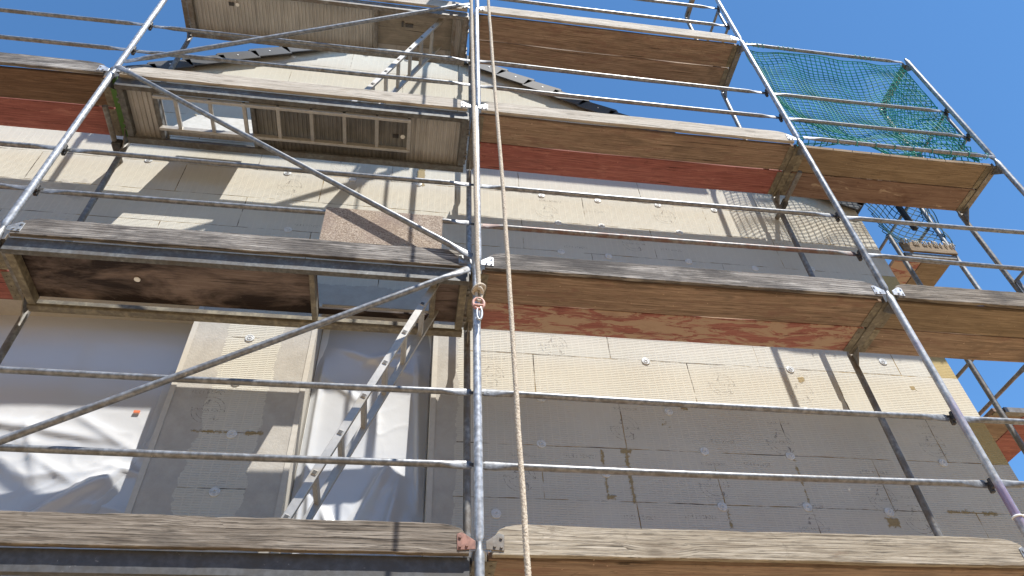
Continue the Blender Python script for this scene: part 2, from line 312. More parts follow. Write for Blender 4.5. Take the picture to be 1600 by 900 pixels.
# ------------------------------------------------------------------ ground
g=MB(); g.grid(lambda u,v:(-150+300*u,-150+300*v,GZ+.0*u),2,2,False); tag(g.build('ground',M['ground'],loc=(0,0,0)),kind='structure')

# ------------------------------------------------------------------ scaffold frames
def standard(mb,x,y,z0,z1,neck=True,r=.0242):
    st=[((x,y,z0+.0),r,r)]
    if neck: st+=[((x,y,z1-.10),r,r),((x,y,z1-.045),r*1.04,r*1.04),((x,y,z1-.005),r*.62,r*.62),((x,y,z1+.02),r*.60,r*.60)]
    else: st+=[((x,y,z1),r,r)]
    st[0]=((x,y,z0+.055),r,r); st.insert(0,((x,y,z0+.02),r*.60,r*.60))
    mb.loft(st,14)
DX={('S1',2):.015,('S1',4):.035,('S1',6):.045}
def frame(key,z0,z1,mat='galv',inner_mat='galv_dull',tr_mat='galv_dull',inner=True,label=None,loops=False,nopins=False,y=0,xin=None):
    x=SX[key]+DX.get((key,z0),0); g0='scaffold frames standing in front of the wall'
    f=thing('scaffold_upright',label or f'scaffold frame with its {POLE[key]}, the tier {TIER[z0]}','scaffold frame',(x,0,z0),g0)
    a=MB(); standard(a,x,0,z0,z1); a.build('standard',M[mat],f)
    a=MB(); standard(a,x,YI,z0,z1,r=.0235); a.build('standard',M[inner_mat],f)
    # U transom: web below, two flanges with punched holes
    if z1>=0:
        a=MB(); zt=z1-.062; w=.030
        a.box(x-w,x+w,.026,YI-.026,zt,zt+.004); a.box(x-w,x-w+.004,.026,YI-.026,zt+.004,zt+.055); a.box(x+w-.004,x+w,.026,YI-.026,zt+.004,zt+.055)
        for k in range(9):
            yy=.09+k*.056
            for sx in (-1,1): a.tube((x+sx*(w+.0005),yy,zt+.028),(x+sx*(w+.003),yy,zt+.028),.007,8)
        a.build('transom',M[tr_mat],f,bevel=.003)
        zt=z1-.064
        for yy,s in ((.024,1),(YI-.024,-1)):
            a=MB(); a.add([(x-.004,yy,zt),(x+.004,yy,zt),(x-.004,yy+s*.10,zt),(x+.004,yy+s*.10,zt),(x-.004,yy,zt-.12),(x+.004,yy,zt-.12)],
                  [(0,2,4),(1,5,3),(2,3,5,4),(0,1,3,2),(0,4,5,1)])
            a.build('corner_gusset',M[inner_mat],f)
    if not nopins:
        for dz in (.477,.952):
            a=MB(); a.box(x-.018,x+.018,.022,.045,z0+dz-.03,z0+dz+.03); a.box(x-.045,x+.045,.045,.052,z0+dz-.012,z0+dz+.012); a.box(x-.012,x+.012,.05,.075,z0+dz-.045,z0+dz+.02)
            a.build('guardrail_pin',M['dark'],f,bevel=.003)
    return f
def base_leg(key):
    x=SX[key]; f=thing('scaffold_upright',f'lowest scaffold frame under the {POLE[key]}, standing on the ground','scaffold frame',(x,0,GZ),'lowest scaffold frames on the ground')
    for yy in (0,YI):
        a=MB(); standard(a,x,yy,GZ+.02,0); a.build('standard',M['galv'],f)
        a=MB(); a.box(x-.075,x+.075,yy-.075,yy+.075,GZ+.004,GZ+.016); a.build('base_plate',M['galv'],f)
    a=MB(); a.box(x-.03,x+.03,.026,YI-.026,-.062,-.010); a.build('transom',M['galv_dull'],f)
for k in ('S0','S1','S2','S3'): base_leg(k)
frame('S0',0,2,'galv','galv_dull','galv_dull'); frame('S0',2,4,'galv_bright','galv_dull','green_steel'); frame('S0',4,6,'galv_bright','galv_dull','galv_dull'); frame('S0',6,8)
frame('S1',0,2,'galv_bright','galv_dull','beam_dirty'); frame('S1',2,4,'galv_bright','galv','galv_dull'); frame('S1',4,6,'galv_bright','galv_dull','galv_dull'); frame('S1',6,8,'galv_bright')
frame('S2',0,2,'purple','galv_dull','beam_dirty'); frame('S2',2,4,'galv','galv_dull','beam_dirty'); frame('S2',4,6,'galv_bright','galv','galv_dull'); frame('S2',6,8,'galv_bright')
frame('S3',0,2,'galv','galv_dull'); frame('S3',2,4,'galv','galv_dull'); frame('S3',4,6,'galv','galv_dull','beam_dirty')

# ------------------------------------------------------------------ guard rails
BAY={'L':('SL','S0'),'A':('S0','S1'),'B':('S1','S2'),'C':('S2','S3')}
BAYN={'L':'left of the left pole','A':'in the ladder bay left of the rope','B':'in the plank bay right of the rope','C':'in the right corner bay'}
LN={0:'bottom deck',2:'second deck',4:'third deck',6:'top deck'}
def rail_mesh(mb,p0,p1,r=.019,flat=.07,tr=.10,rf=.027,up=None,drop=.0):
    p0=Vector(p0); p1=Vector(p1); d=(p1-p0); L=d.length; d/=L
    def at(s): return p0+d*s
    st=[(at(0),rf*.75,.0045),(at(.012),rf,.0045),(at(flat),rf,.0045),(at(flat+tr*.5),(rf+r)/2,r*.62),(at(flat+tr),r,r)]
    for k in range(1,8):
        s=flat+tr+(L-2*(flat+tr))*k/8; st.append((at(s)+Vector((0,0,-.006*math.sin(PI*k/8))),r,r))
    st+=[(at(L-flat-tr),r,r),(at(L-flat-tr*.5),(rf+r)/2,r*.62),(at(L-flat),rf,.0045),(at(L-.012),rf,.0045),(at(L),rf*.75,.0045)]
    mb.loft(st,12,True,up)
    for s in (.035,L-.035):     # hooking hole edge
        q=at(s); mb.tube(q+Vector((0,-.0055,0)),q+Vector((0,-.0048,0)),.009,10)
def rail(bay,lev,dz,mat='galv_rail',label=None,j=0):
    a,b=BAY[bay]; x0=SX[a]+.03; x1=SX[b]-.03; z=lev+dz
    m=MB(); m_=rail_mesh(m,(x0,.050,z+j),(x1,.050,z-j))
    w='upper' if dz>.7 else 'lower'
    tag(m.build('guard_rail',M[mat],loc=((x0+x1)/2,.05,z)),label or f'{w} guard rail over the {LN[lev]}, {BAYN[bay]}','guard rail','guard rails on the outer side of the scaffold')
for bay in 'LABC':
    for lev in LEV:
        if bay=='C' and lev==6: continue
        if bay=='L' and lev in (0,6): continue
        for dz in (.477,.952):
            mat='galv_rail'
            if bay=='B' and lev==2 and dz<.7: mat='galv_rusty'
            rail(bay,lev,dz,mat,j=random.uniform(-.012,.012))
# rails of the corner bay at the net
for z,yr,w in ((6.0,.03,'top tube the green net is tied to, above the right corner bay'),(4.0,-.035,'low tube at the third deck edge under the green net')):
    m=MB(); rail_mesh(m,(3.03,yr,z),(4.97,yr,z)); tag(m.build('net_rail',M['galv_rail'],loc=(4,yr,z)),w,'guard rail')
# end guard loops closing the scaffold end
def loop(key,lev,lab):
    x=SX[key]+.0; pts=[]; z0,z1=lev+.477,lev+.952; y0,y1=.06,YI-.03; r=.08
    m=MB(); rr=.0165
    m.tube((x,y0,z1),(x,y1,z1),rr); m.tube((x,y0,z0),(x,y1,z0),rr); m.tube((x,y0+.02,z0),(x,y0+.02,z1),rr); m.tube((x,y1-.02,z0),(x,y1-.02,z1),rr)
    tag(m.build('end_guard',M['galv_rail'],loc=(x,.3,lev+.7)),lab,'end guard','end guard loops across the scaffold width')
loop('S3',2,'tubular end guard loop at the right corner pole over the second deck')
loop('S3',4,'tubular end guard loop behind the green net over the third deck')
loop('S2',6,'tubular end guard loop at the right end of the top deck')

# ------------------------------------------------------------------ diagonal braces
def brace(p0,p1,lab):
    m=MB(); p0=Vector(p0); p1=Vector(p1); rail_mesh(m,p0,p1,.0205,.07,.12,.03)
    tag(m.build('diagonal_brace',M['galv_rail'],loc=(p0+p1)/2),lab,'brace','diagonal braces across the ladder bay')
brace((-2.93,-.045,4.02),(-.03,-.045,2.02),'diagonal brace falling from left pole to the rope knot, below the third deck')
brace((-.05,-.045,1.90),(-2.93,-.045,.05),'diagonal brace rising from lower left to the roped pole at the second deck')
brace((-2.90,-.045,4.10),(-.03,-.045,6.04),'diagonal brace rising from the left pole to the top deck')

# ------------------------------------------------------------------ toe boards
def toe(bay,lev,mat,desc,br=('galv_bright','galv_bright'),x0=None,x1=None,seed=0,zb=-.045,h=.155,warp=.0):
    a,b=BAY[bay]; x0=SX[a]+.06 if x0 is None else x0; x1=SX[b]-.06 if x1 is None else x1
    f=thing('toe_board',desc,'toe board',((x0+x1)/2,0,lev),'wooden toe boards along the deck edges')
    rs=random.Random(seed); n=80; ch=.15; top=[]; bot=[]
    for i in range(n+1):
        x=x0+(x1-x0)*i/n; e=min(x-x0,x1-x); zt=h
        if e<ch: zt=h-.085*(1-math.sqrt(max(0,1-(1-e/ch)**2)))
        zt+=.006*noise.noise(Vector((x*2.3,seed*9.1,0)))+.004*noise.noise(Vector((x*11,seed*3.7,2)))+warp*math.sin(PI*i/n)
        zbv=.004*noise.noise(Vector((x*3.1,seed*5.3,7)))+.003*noise.noise(Vector((x*13,seed,4)))+warp*math.sin(PI*i/n)
        top.append((x,lev+zb+zt)); bot.append((x,lev+zb+zbv))
    mb=MB(); y0,y1=-.014,.016
    vs=[];fs=[]
    for (xt,zt),(xb,zbv) in zip(top,bot): vs+=[(xt,y0,zt),(xb,y0,zbv),(xb,y1,zbv),(xt,y1,zt)]
    for i in range(n):
        o=i*4
        for k in range(4): k2=(k+1)%4; fs.append((o+k,o+k2,o+4+k2,o+4+k)[::-1])
    fs+=[(0,1,2,3),(n*4+3,n*4+2,n*4+1,n*4)]
    mb.add(vs,fs); mb.build('board',M[mat],f,bevel=.003)
    for (xe,s),bm in zip(((x0,1),(x1,-1)),br):
        a=MB(); 
        P=[(xe-s*.03,lev+zb+.022),(xe+s*.058,lev+zb+.016),(xe+s*.060,lev+zb+.098),(xe+s*.035,lev+zb+.108),(xe-s*.03,lev+zb+.064)]
        a.prism(P if s>0 else P[::-1],-.0185,-.0145)
        for dx,dz in ((.012,.040),(.044,.082),(.044,.036)): a.tube((xe+s*dx,-.0245,lev+zb+dz),(xe+s*dx,-.0185,lev+zb+dz),.0075,8)
        a.build('end_bracket',M[bm],f,bevel=.002)
    return f
toe('A',0,'toe','brown weathered toe board along the bottom deck, left of the rope',('galv','rusty'),x0=-2.9,x1=-.05,seed=1)
toe('B',0,'toe_pale','pale knotty toe board along the bottom deck, right of the rope',('galv_dull','galv'),seed=2,x0=.06)
toe('A',2,'toe_dark','grey streaked toe board along the second deck, below the strand board',('galv','galv'),seed=3)
toe('B',2,'toe_dark','silver grey cracked toe board along the second deck, right of the rope',('galv_bright','galv_bright'),seed=4)
toe('A',4,'toe_white','pale toe board along the third deck, above the stowed ladder',('galv_bright','galv_bright'),seed=5)
toe('B',4,'toe_white','pale toe board along the third deck, right of the rope',('galv_bright','galv_bright'),seed=6)
toe('L',4,'toe_dark','dark grey toe board left of the left pole, under the sky',('galv','galv_bright'),seed=7)
toe('A',6,'toe_white','pale toe board along the top deck, left of the rope',('galv_bright','galv_bright'),seed=8)
toe('B',6,'toe_white','pale toe board along the top deck, right of the rope, against the sky',('galv_bright','galv_bright'),seed=9)
toe('C',2,'toe','weathered toe board along the second deck in the right corner bay',('galv_bright','galv'),seed=10)
toe('L',2,'toe','weathered toe board along the second deck, beyond the left edge',('galv','galv'),seed=11)

# ------------------------------------------------------------------ planks
def plank(x0,x1,y0,y1,lev,mat,lab,axis='x',z=-.05,fit='beam_dirty'):
    f=thing('deck_plank',lab,'plank',((x0+x1)/2,(y0+y1)/2,lev),'wooden deck planks of the scaffold')
    m=MB(); zb=lev+z; th=.042; n=24
    vs=[];fs=[]; sd=x0*3.1+y0*17+lev
    for i in range(n+1):
        s=i/n
        if axis=='x':
            x=x0+(x1-x0)*s; w=.004*noise.noise(Vector((x*1.7,sd,1))); w2=.004*noise.noise(Vector((x*1.9,sd,5))); sag=-.008*math.sin(PI*s)
            vs+=[(x,y0+w,zb+sag),(x,y1+w2,zb+sag),(x,y1+w2,zb+th+sag),(x,y0+w,zb+th+sag)]
        else:
            y=y0+(y1-y0)*s; vs+=[(x1,y,zb),(x0,y,zb),(x0,y,zb+th),(x1,y,zb+th)]
    for i in range(n):
        o=i*4
        for k in range(4): k2=(k+1)%4; fs.append((o+k,o+k2,o+4+k2,o+4+k)[::-1])
    fs+=[(0,1,2,3),(n*4+3,n*4+2,n*4+1,n*4)]; m.add(vs,fs); m.build('board',M[mat],f,bevel=.004)
    for e in (0,1):
        a=MB()
        if axis=='x':
            xe=x0 if e==0 else x1; s=1 if e==0 else -1; xa,xb=sorted((xe-s*.006,xe+s*.045))
            a.box(xa,xb,y0+.006,y1-.006,zb-.006,zb-.0015); xa,xb=sorted((xe-s*.012,xe-s*.006)); a.box(xa,xb,y0+.006,y1-.006,zb-.006,zb+.04)
            for k in range(3): yy=y0+.05+k*(y1-y0-.1)/2; a.tube((xe+s*.022,yy,zb-.009),(xe+s*.022,yy,zb-.006),.007,8)
        else:
            ye=y0 if e==0 else y1; s=1 if e==0 else -1; ya,yb=sorted((ye-s*.006,ye+s*.045)); a.box(x0+.006,x1-.006,ya,yb,zb-.006,zb-.0015)
        a.build('end_fitting',M[fit],f,bevel=.001)
Yo=(.035,.305); Yn=(.315,.588)
def pair(bay,lev,mo,mi,lo,li):
    a,b=BAY[bay]; x0=SX[a]+.045; x1=SX[b]-.045
    plank(x0,x1,*Yo,lev,mo,lo); plank(x0,x1,*Yn,lev,mi,li)
pair('B',0,'plank','plank_red_worn','brown outer plank of the bottom deck, at the lower picture edge','red inner plank of the bottom deck, right of the rope')
pair('B',2,'plank','plank_red_worn','brown outer plank of the second deck, right of the rope','red plank with worn beige patches, inner side of the second deck')
pair('B',4,'plank','plank_red','brown outer plank of the third deck, right of the rope','deep red inner plank of the third deck, right of the rope')
pair('B',6,'plank','plank','brown outer plank of the top deck, right of the rope','brown speckled inner plank of the top deck, right of the rope')
pair('C',4,'plank_tan','plank_pinkish','tan outer plank below the green net in the corner bay','mottled pinkish brown inner plank below the green net')
pair('C',2,'plank_tan','plank','tan outer plank of the second deck in the corner bay','reddish brown inner plank of the second deck in the corner bay')
pair('L',4,'plank_dark','plank_red','dark brown outer plank left of the left pole','dark red inner plank left of the left pole')
pair('L',2,'plank','plank_red','brown outer plank of the second deck at the left edge','red inner plank of the second deck at the left edge')

# ------------------------------------------------------------------ access decks with hatches (ladder bay)
def deck(lev,lab,kind,hatch,beam_o,beam_i,panel):
    x0,x1=SX['S0']+.045,SX['S1']-.045
    f=thing('access_deck',lab,'scaffold deck',((x0+x1)/2,.3,lev),'access decks with hatches in the ladder bay')
    zb=lev-.155; zt=lev-.045
    a=MB(); a.box(x0,x1,.022,.030,zb,zt); a.box(x0,x1,.030,.062,zb,zb+.006); a.build('side_beam',M[beam_o],f,bevel=.002)
    a=MB(); a.box(x0,x1,.570,.578,zb,zt); a.box(x0,x1,.520,.570,zb,zb+.006); a.box(x0,x1,.520,.526,zb+.006,zb+.03); a.build('side_beam',M[beam_i],f,bevel=.002)
    hx0,hx1=hatch; zp=lev-.085
    segs=[(x0,hx0),(hx1,x1)]
    if kind=='closed': pass
    m=MB()
    def ribs(xa,xb,m=m):
        p=.036; n=max(2,int((xb-xa)/p)); vs=[];fs=[]
        prof=[(0,0),(.30,0),(.40,.010),(.85,.010),(.95,0)]
        xs=[]
        for k in range(n):
            for u,hh in prof: xs.append((xa+(k+u)*(xb-xa)/n,hh))
        xs.append((xb,0))
        for x,hh in xs: vs+=[(x,.031,zp+hh),(x,.569,zp+hh)]
        for k in range(len(xs)-1): fs.append((2*k,2*k+1,2*k+3,2*k+2)[::-1])
        m.add(vs,fs)
        m.box(xa,xb,.031,.569,zp+.0185,zp+.028)
    for xa,xb in segs:
        if lev==4 and xa>-2:      # darker sheet for the field behind the stowed ladder
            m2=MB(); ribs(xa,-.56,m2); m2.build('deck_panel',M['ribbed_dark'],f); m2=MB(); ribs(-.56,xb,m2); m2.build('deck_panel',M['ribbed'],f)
        elif panel.startswith('ribbed'): ribs(xa,xb)
        else: m.box(xa,xb,.063,.519,zp+.02,zp+.035)
    m.box(hx0,hx1,.031,.075,zp+.02,zp+.035); m.box(hx0,hx1,.462,.519,zp+.02,zp+.035)
    m.build('deck_panel',M[panel],f)
    for xx,w in ((x0+.03,.05),(hx0-.02,.035),(hx1+.02,.035),(x1-.03,.05)):
        a=MB(); a.box(xx-w/2,xx+w/2,.0635,.5185,zb+.012,zp+.012); a.build('cross_beam',M[beam_i],f,bevel=.003)
    for xx in (x0,x1):
        a=MB(); a.box(xx-.012,xx+.012,.07,.53,lev-.10,lev-.02)
        for yy in (.15,.2,.4,.45): a.box(xx-.02,xx+.02,yy,yy+.018,lev-.12,lev-.06)
        a.build('end_fitting',M['galv_dull'],f,bevel=.003)
    for xx in (x0,x1):      # slanted end of the beam at the pole
        pass
    return f,zp
d0,z=deck(0,'grey edge beam of the bottom access deck in the ladder bay','open',(-2.58,-1.86),'beam_dark','beam_dirty','ply')
d1,z=deck(2,'second access deck with stained dark underside and open hatch in the ladder bay','open',(-1.045,-.29),'beam','beam_dirty','ply')
d2,z=deck(4,'third access deck with ribbed underside and ladder stowed below','open',(-2.60,-1.87),'beam','beam','ribbed')
d3,z=deck(6,'top access deck with pale ribbed underside and grey closed hatch','closed',(-.985,-.205),'galv_dull','galv_dull','ribbed')
# lids
a=MB(); a.box(-1.055,-.235,.0222,.0345,2.0,2.505); o=a.build('hatch_lid',M['osb'],d1); o['label']='upright strand board lid behind the toe board'
a=MB()
p0,p1=Vector((0,.480,3.955)),Vector((0,.610,4.43))
a.add([(-2.62,p0.y,p0.z),(-1.93,p0.y,p0.z),(-1.93,p1.y,p1.z),(-2.50,p1.y,p1.z),(-2.62,p0.y+.012,p0.z),(-1.93,p0.y+.012,p0.z),(-1.93,p1.y+.012,p1.z),(-2.50,p1.y+.012,p1.z)],
      [(0,1,2,3),(7,6,5,4),(0,4,5,1),(1,5,6,2),(2,6,7,3),(3,7,4,0)])
o=a.build('hatch_lid',M['white_lid'],d2); o['label']='open white lid smeared with mortar'
for q in range(7):
    b=MB(); cx=-2.5+q*.085+random.uniform(-.02,.02); zz=random.choice((4.0,4.02,4.4)); rr=random.uniform(.008,.018); yy=.474+(zz-3.955)*.274
    b.grid(lambda u,v,cx=cx,zz=zz,rr=rr,yy=yy:(cx+rr*1.6*math.cos(2*PI*u)*math.sin(PI*v),yy-.004+rr*math.sin(2*PI*u)*math.sin(PI*v)*.6,zz+rr*math.cos(PI*v)*.8),8,5)
    b.build('mortar_crumb',M['lime'],o)
a=MB(); a.box(-.985,-.205,.078,.46,5.925,5.937); o=a.build('hatch_lid',M['ply_grey'],d3); o['label']='closed grey plywood hatch lid'
b=MB(); b.box(-.70,-.62,.20,.235,5.908,5.924); b.box(-.74,-.72,.18,.24,5.91,5.924); b.build('latch',M['dark'],o)
# white discs painted as daylight showing through drain holes
for (dd,x,y,zz) in ((d1,-2.2,.29,1.929),(d2,-.60,.30,3.912),(d3,-2.42,.20,5.912)):
    a=MB(); a.tube((x,y,zz),(x,y,zz-.006),.020,14); a.build('daylight_disc',M['white'],dd)
    if dd is not d1:
        a=MB(); a.box(x-.085,x-.035,y-.018,y+.018,zz-.004,zz+.002); a.build('hatch_catch',M['dark'],dd)

# ------------------------------------------------------------------ ladders
def ladder(lab,p0,p1,y0,y1,n0,step=.272,group='aluminium ladders of the scaffold'):
    p0=Vector(p0); p1=Vector(p1); f=thing('ladder',lab,'ladder',p0,group); d=(p1-p0); L=d.length; d/=L; nrm=Vector((d.z,0,-d.x))
    for yy in (y0,y1):
        a=MB(); c=(p0+p1)/2; a.obox((c.x,yy,c.z),d*L/2,Vector((0,.0125,0)),nrm*.023); a.build('stile',M['alu'],f,bevel=.002)
    s=n0
    while s<L:
        q=p0+d*s; a=MB(); r=.0145
        # square rung tube, dark plate painted as the shade in its open end
        a.obox((q.x,(y0+y1)/2,q.z),d*r,Vector((0,(y1-y0)/2+.0165,0)),nrm*r); o=a.build('rung',M['alu'],f,bevel=.002)
        b=MB(); b.obox((q.x,y0-.0165,q.z),d*r*.75,Vector((0,.0012,0)),nrm*r*.75); b.build('rung_hollow_shade',M['dark'],o)
        s+=step
ladder('sloping aluminium ladder from the bottom deck up through the open hatch',(-1.03,0,-.05),(-.205,0,2.04),.125,.42,.25)
ladder('sunlit aluminium ladder sloping up to the closed hatch of the top deck',(-1.08,0,4.0),(-.318,0,5.95),.125,.42,.20)
ladder('aluminium ladder stowed flat under the ribbed third deck',(-2.62,0,3.835),(-.53,0,3.835),.085,.385,.17,.272)

# ------------------------------------------------------------------ wall ties
def tie(x,lab):
    z=3.86
    f=thing('wall_tie',lab,'wall tie',(x,.6,z),'tube wall ties under the third deck')
    a=MB(); a.loft([((x,.24,z),.0225,.0225),((x,YW-.002,z),.0225,.0225)],14,False); a.loft([((x,.24,z),.0165,.0165),((x,.42,z),.0165,.0165)],12,True); a.build('tube',M['galv_dull'],f)
    a=MB(); a.box(x-.02,x+.06 if x<0 else x+.02,YI-.055,YI+.055,z-.04,z+.035); a.build('coupler',M['dark'],f,bevel=.008)
tie(-3.035,'tube wall tie with open end beside the green painted transom')
tie(3.07,'tube wall tie with open end under the deck below the net')

# ------------------------------------------------------------------ house
house=thing('house','gabled house clad in ribbed beige insulation boards behind the scaffold','house',(-.8,YW,GZ))
AX,AZ,SL=-.80,6.77,.555       # apex of the wall under the verge, roof slope
XL,XR=-5.55,4.0
def ztop(x): return AZ-SL*abs(x-AX)
WIN=[(-3.9,-1.95,.15,2.28),(-1.085,-.235,.15,2.30)]
m=MB()
xs=[XL,-3.9,-1.95,-1.085,AX,-.235,XR]
def wq(xa,xb,za,zb,zb2=None):
    m.add([(xa,YW,za),(xb,YW,za),(xb,YW,zb if zb2 is None else zb2),(xa,YW,zb)],[(0,1,2,3)])
for i in range(len(xs)-1):
    xa,xb=xs[i],xs[i+1]; w=[q for q in WIN if xa>=q[0]-.001 and xb<=q[1]+.001]
    if w:
        wq(xa,xb,GZ,w[0][2]); wq(xa,xb,w[0][3],ztop(xa),ztop(xb))
    else: wq(xa,xb,GZ,ztop(xa),ztop(xb))
# side walls and back
DY=9.0
m.add([(XR,YW,GZ),(XR,YW+DY,GZ),(XR,YW+DY,ztop(XR)),(XR,YW,ztop(XR))],[(0,1,2,3)])
m.add([(XL,YW,GZ),(XL,YW+DY,GZ),(XL,YW+DY,ztop(XL)),(XL,YW,ztop(XL))],[(3,2,1,0)])
m.add([(XL,YW+DY,GZ),(XR,YW+DY,GZ),(XR,YW+DY,ztop(XR)),(AX,YW+DY,AZ),(XL,YW+DY,ztop(XL))],[(4,3,2,1,0)])
# wall uses world coordinates for its joints
def build_world(mb,name,mat,parent): 
    o=mb.build(name,mat,parent); return o
me_wall=m.build('wall',M['wall'],house)
# shift mesh so that object coordinates equal world coordinates
off=Vector(house.location); 
for vtx in me_wall.data.vertices: vtx.co+=off
me_wall.location=-off
for (xa,xb,za,zb) in WIN:
    a=MB(); d=.29 if xb>-1 else .42; y0,y1=YW+.002,YW+d
    a.add([(xa,y0,za),(xa,y1,za),(xa,y1,zb),(xa,y0,zb)],[(3,2,1,0)]); a.add([(xb,y0,za),(xb,y1,za),(xb,y1,zb),(xb,y0,zb)],[(0,1,2,3)])
    a.add([(xa,y0,zb),(xb,y0,zb),(xb,y1,zb),(xa,y1,zb)],[(3,2,1,0)]); a.add([(xa,y0,za),(xb,y0,za),(xb,y1,za),(xa,y1,za)],[(0,1,2,3)])
    # corner bead strip round the opening
    for s,xx in ((-1,xa),(1,xb)): a.box(min(xx,xx+s*.035),max(xx,xx+s*.035),YW-.0055,YW-.001,za,zb)
    a.build('window_reveal',M['reveal'],house)
    f=MB(); fw=.06
    f.box(xa+.003,xa+fw,y1-.06,y1-.003,za+.003,zb-.003); f.box(xb-fw,xb-.003,y1-.06,y1-.003,za+.003,zb-.003); f.box(xa+fw,xb-fw,y1-.06,y1-.003,zb-fw,zb-.003); f.box(xa+fw,xb-fw,y1-.06,y1-.003,za+.003,za+fw)
    f.build('window_frame',M['white'],house,bevel=.004)
# roof: tile courses on two slopes
th=math.atan(SL); YV=.735; YB=YW+DY+.15
m=MB()
for s in (-1,1):
    n=18; ctot=(4.80 if s>0 else 4.8)/math.cos(th)
    dx=math.cos(th)*s; dz=-math.sin(th)
    step=.344
    for k in range(int(ctot/step)):
        a0,a1=k*step,min(ctot,(k+1)*step+.03)
        o0,o1=.045,.075
        nx,nz=math.sin(th)*s,math.cos(th)
        P=[]
        for aa,oo in ((a0,o0-.02),(a1,o1-.02),(a1,o1),(a0,o0)): P.append((AX+dx*aa+nx*oo,AZ+dz*aa+nz*oo))
        vs=[(x,YV+.018,z) for x,z in P]+[(x,YB,z) for x,z in P]
        fs=[(0,1,5,4),(1,2,6,5),(2,3,7,6),(3,0,4,7),(3,2,1,0),(4,5,6,7)]
        m.add(vs,fs if s>0 else [f[::-1] for f in fs])
m.build('roof',M['tile'],house)
# soffit board under the verge
a=MB()
for s in (-1,1):
    dx=math.cos(th)*s; dz=-math.sin(th); nx,nz=math.sin(th)*s,math.cos(th); L=4.80/math.cos(th)
    P=[(AX+dx*t_+nx*o_,AZ+dz*t_+nz*o_) for t_,o_ in ((0,.002),(L,.002),(L,.022),(0,.022))]
    vs=[(x,YV+.02,z) for x,z in P]+[(x,YW+.2,z) for x,z in P]; fs=[(0,1,5,4),(1,2,6,5),(2,3,7,6),(3,0,4,7),(3,2,1,0),(4,5,6,7)]
    a.add(vs,fs if s>0 else [f[::-1] for f in fs])
a.build('verge_board',M['gutter'],house)
def verge(s,k):
    dx=math.cos(th)*s; dz=-math.sin(th); nx,nz=math.sin(th)*s,math.cos(th); step=.344
    a0=k*step-.03; a1=(k+1)*step+.045
    def pt(a_,o_,y): 
        lift=.055*(a_-a0)/(a1-a0)
        return (AX+dx*a_+nx*(o_+lift),y,AZ+dz*a_+nz*(o_+lift))
    m=MB(); y=YV; t_=.014
    # flap: hangs below the tile, its lower corner cut
    prof=[(a0,.060),(a1-.025,.060),(a1,.035),(a1-.055,-.125),(a0,-.105)]
    front=[pt(p,q,y) for p,q in prof]; back=[pt(p,q,y+t_) for p,q in prof]; n=len(prof)
    fs=[tuple(range(n)),tuple(range(2*n-1,n-1,-1))]+[((i+1)%n,i,n+i,n+(i+1)%n) for i in range(n)]
    if s<0: fs=[f[::-1] for f in fs]
    m.add(front+back,fs)
    prof=[(a0,.040),(a1,.040),(a1,.056),(a0,.056)]
    front=[pt(p,q,y+t_) for p,q in prof]; back=[pt(p,q,y+.30) for p,q in prof]; n=4
    fs=[tuple(range(n)),tuple(range(2*n-1,n-1,-1))]+[((i+1)%n,i,n+i,n+(i+1)%n) for i in range(n)]
    if s<0: fs=[f[::-1] for f in fs]
    m.add(front+back,fs)
    o=m.build('verge_tile',M['tile'],house,bevel=.004)
    c=pt((a0+a1)/2,-.02,y); b=MB(); b.tube((c[0],y-.004,c[2]),(c[0],y,c[2]),.008,8); b.build('screw',M['white'],o)
for s in (-1,1):
    for k in range(15 if s<0 else 16): verge(s,k)
a=MB(); xe=XR-.02; ze=ztop(xe)+.03
a.loft([((xe+.06,YV,ze),.035,.035),((xe+.06,YB,ze),.035,.035)],14); a.build('gutter',M['gutter'],house)
# fixing plates of the insulation
DISCS=[(1.385,1.914),(.546,1.512),(.72,3.901),(1.266,3.897),(1.864,3.908),(2.434,3.904),(.845,3.507),(1.252,3.512),(1.998,3.512),(.838,3.112),(1.26,3.1),(1.996,3.114),(2.614,3.087),(.518,1.131),(.936,.924),(1.665,1.125),(1.686,.708),(2.293,1.118),(2.283,.724),(2.863,.706),(3.464,1.113),(2.559,1.915),(3.407,2.055),(2.558,1.517),(3.173,3.138),(-1.539,1.915),(-1.545,1.517),(-1.483,1.105),(-1.491,.697),(-2.818,3.921),(-1.619,3.909),(-1.036,3.897),(-.437,3.915),(-1.48,3.126),(.196,.61),(-1.559,6.29),(-1.149,6.292),(-.682,6.275),(-1.724,5.833),(-1.191,5.863),(-.417,5.87),(-1.926,6.067),(1.473,1.449)]
for (x,z) in DISCS:
    m=MB(); r=.031; n=20
    prof=[(0,.004),(.006,.004),(.009,.0085),(.016,.0085),(.0185,.005),(.025,.005),(.027,.007),(r,.006),(r+.002,.0005)]
    m.grid(lambda u,v,x=x,z=z:(x+prof[round(v*8)][0]*math.cos(2*PI*u),YW-prof[round(v*8)][1],z+prof[round(v*8)][0]*math.sin(2*PI*u)),n,8,False)
    for k in range(6):
        an=k*PI/3; c,s_=math.cos(an),math.sin(an); m.obox((x+.0125*c,YW-.0095,z+.0125*s_),(.004*c,0,.004*s_),(0,.001,0),(-.0015*s_,0,.0015*c))
    m.build('fixing_plate',M['disc'],house)
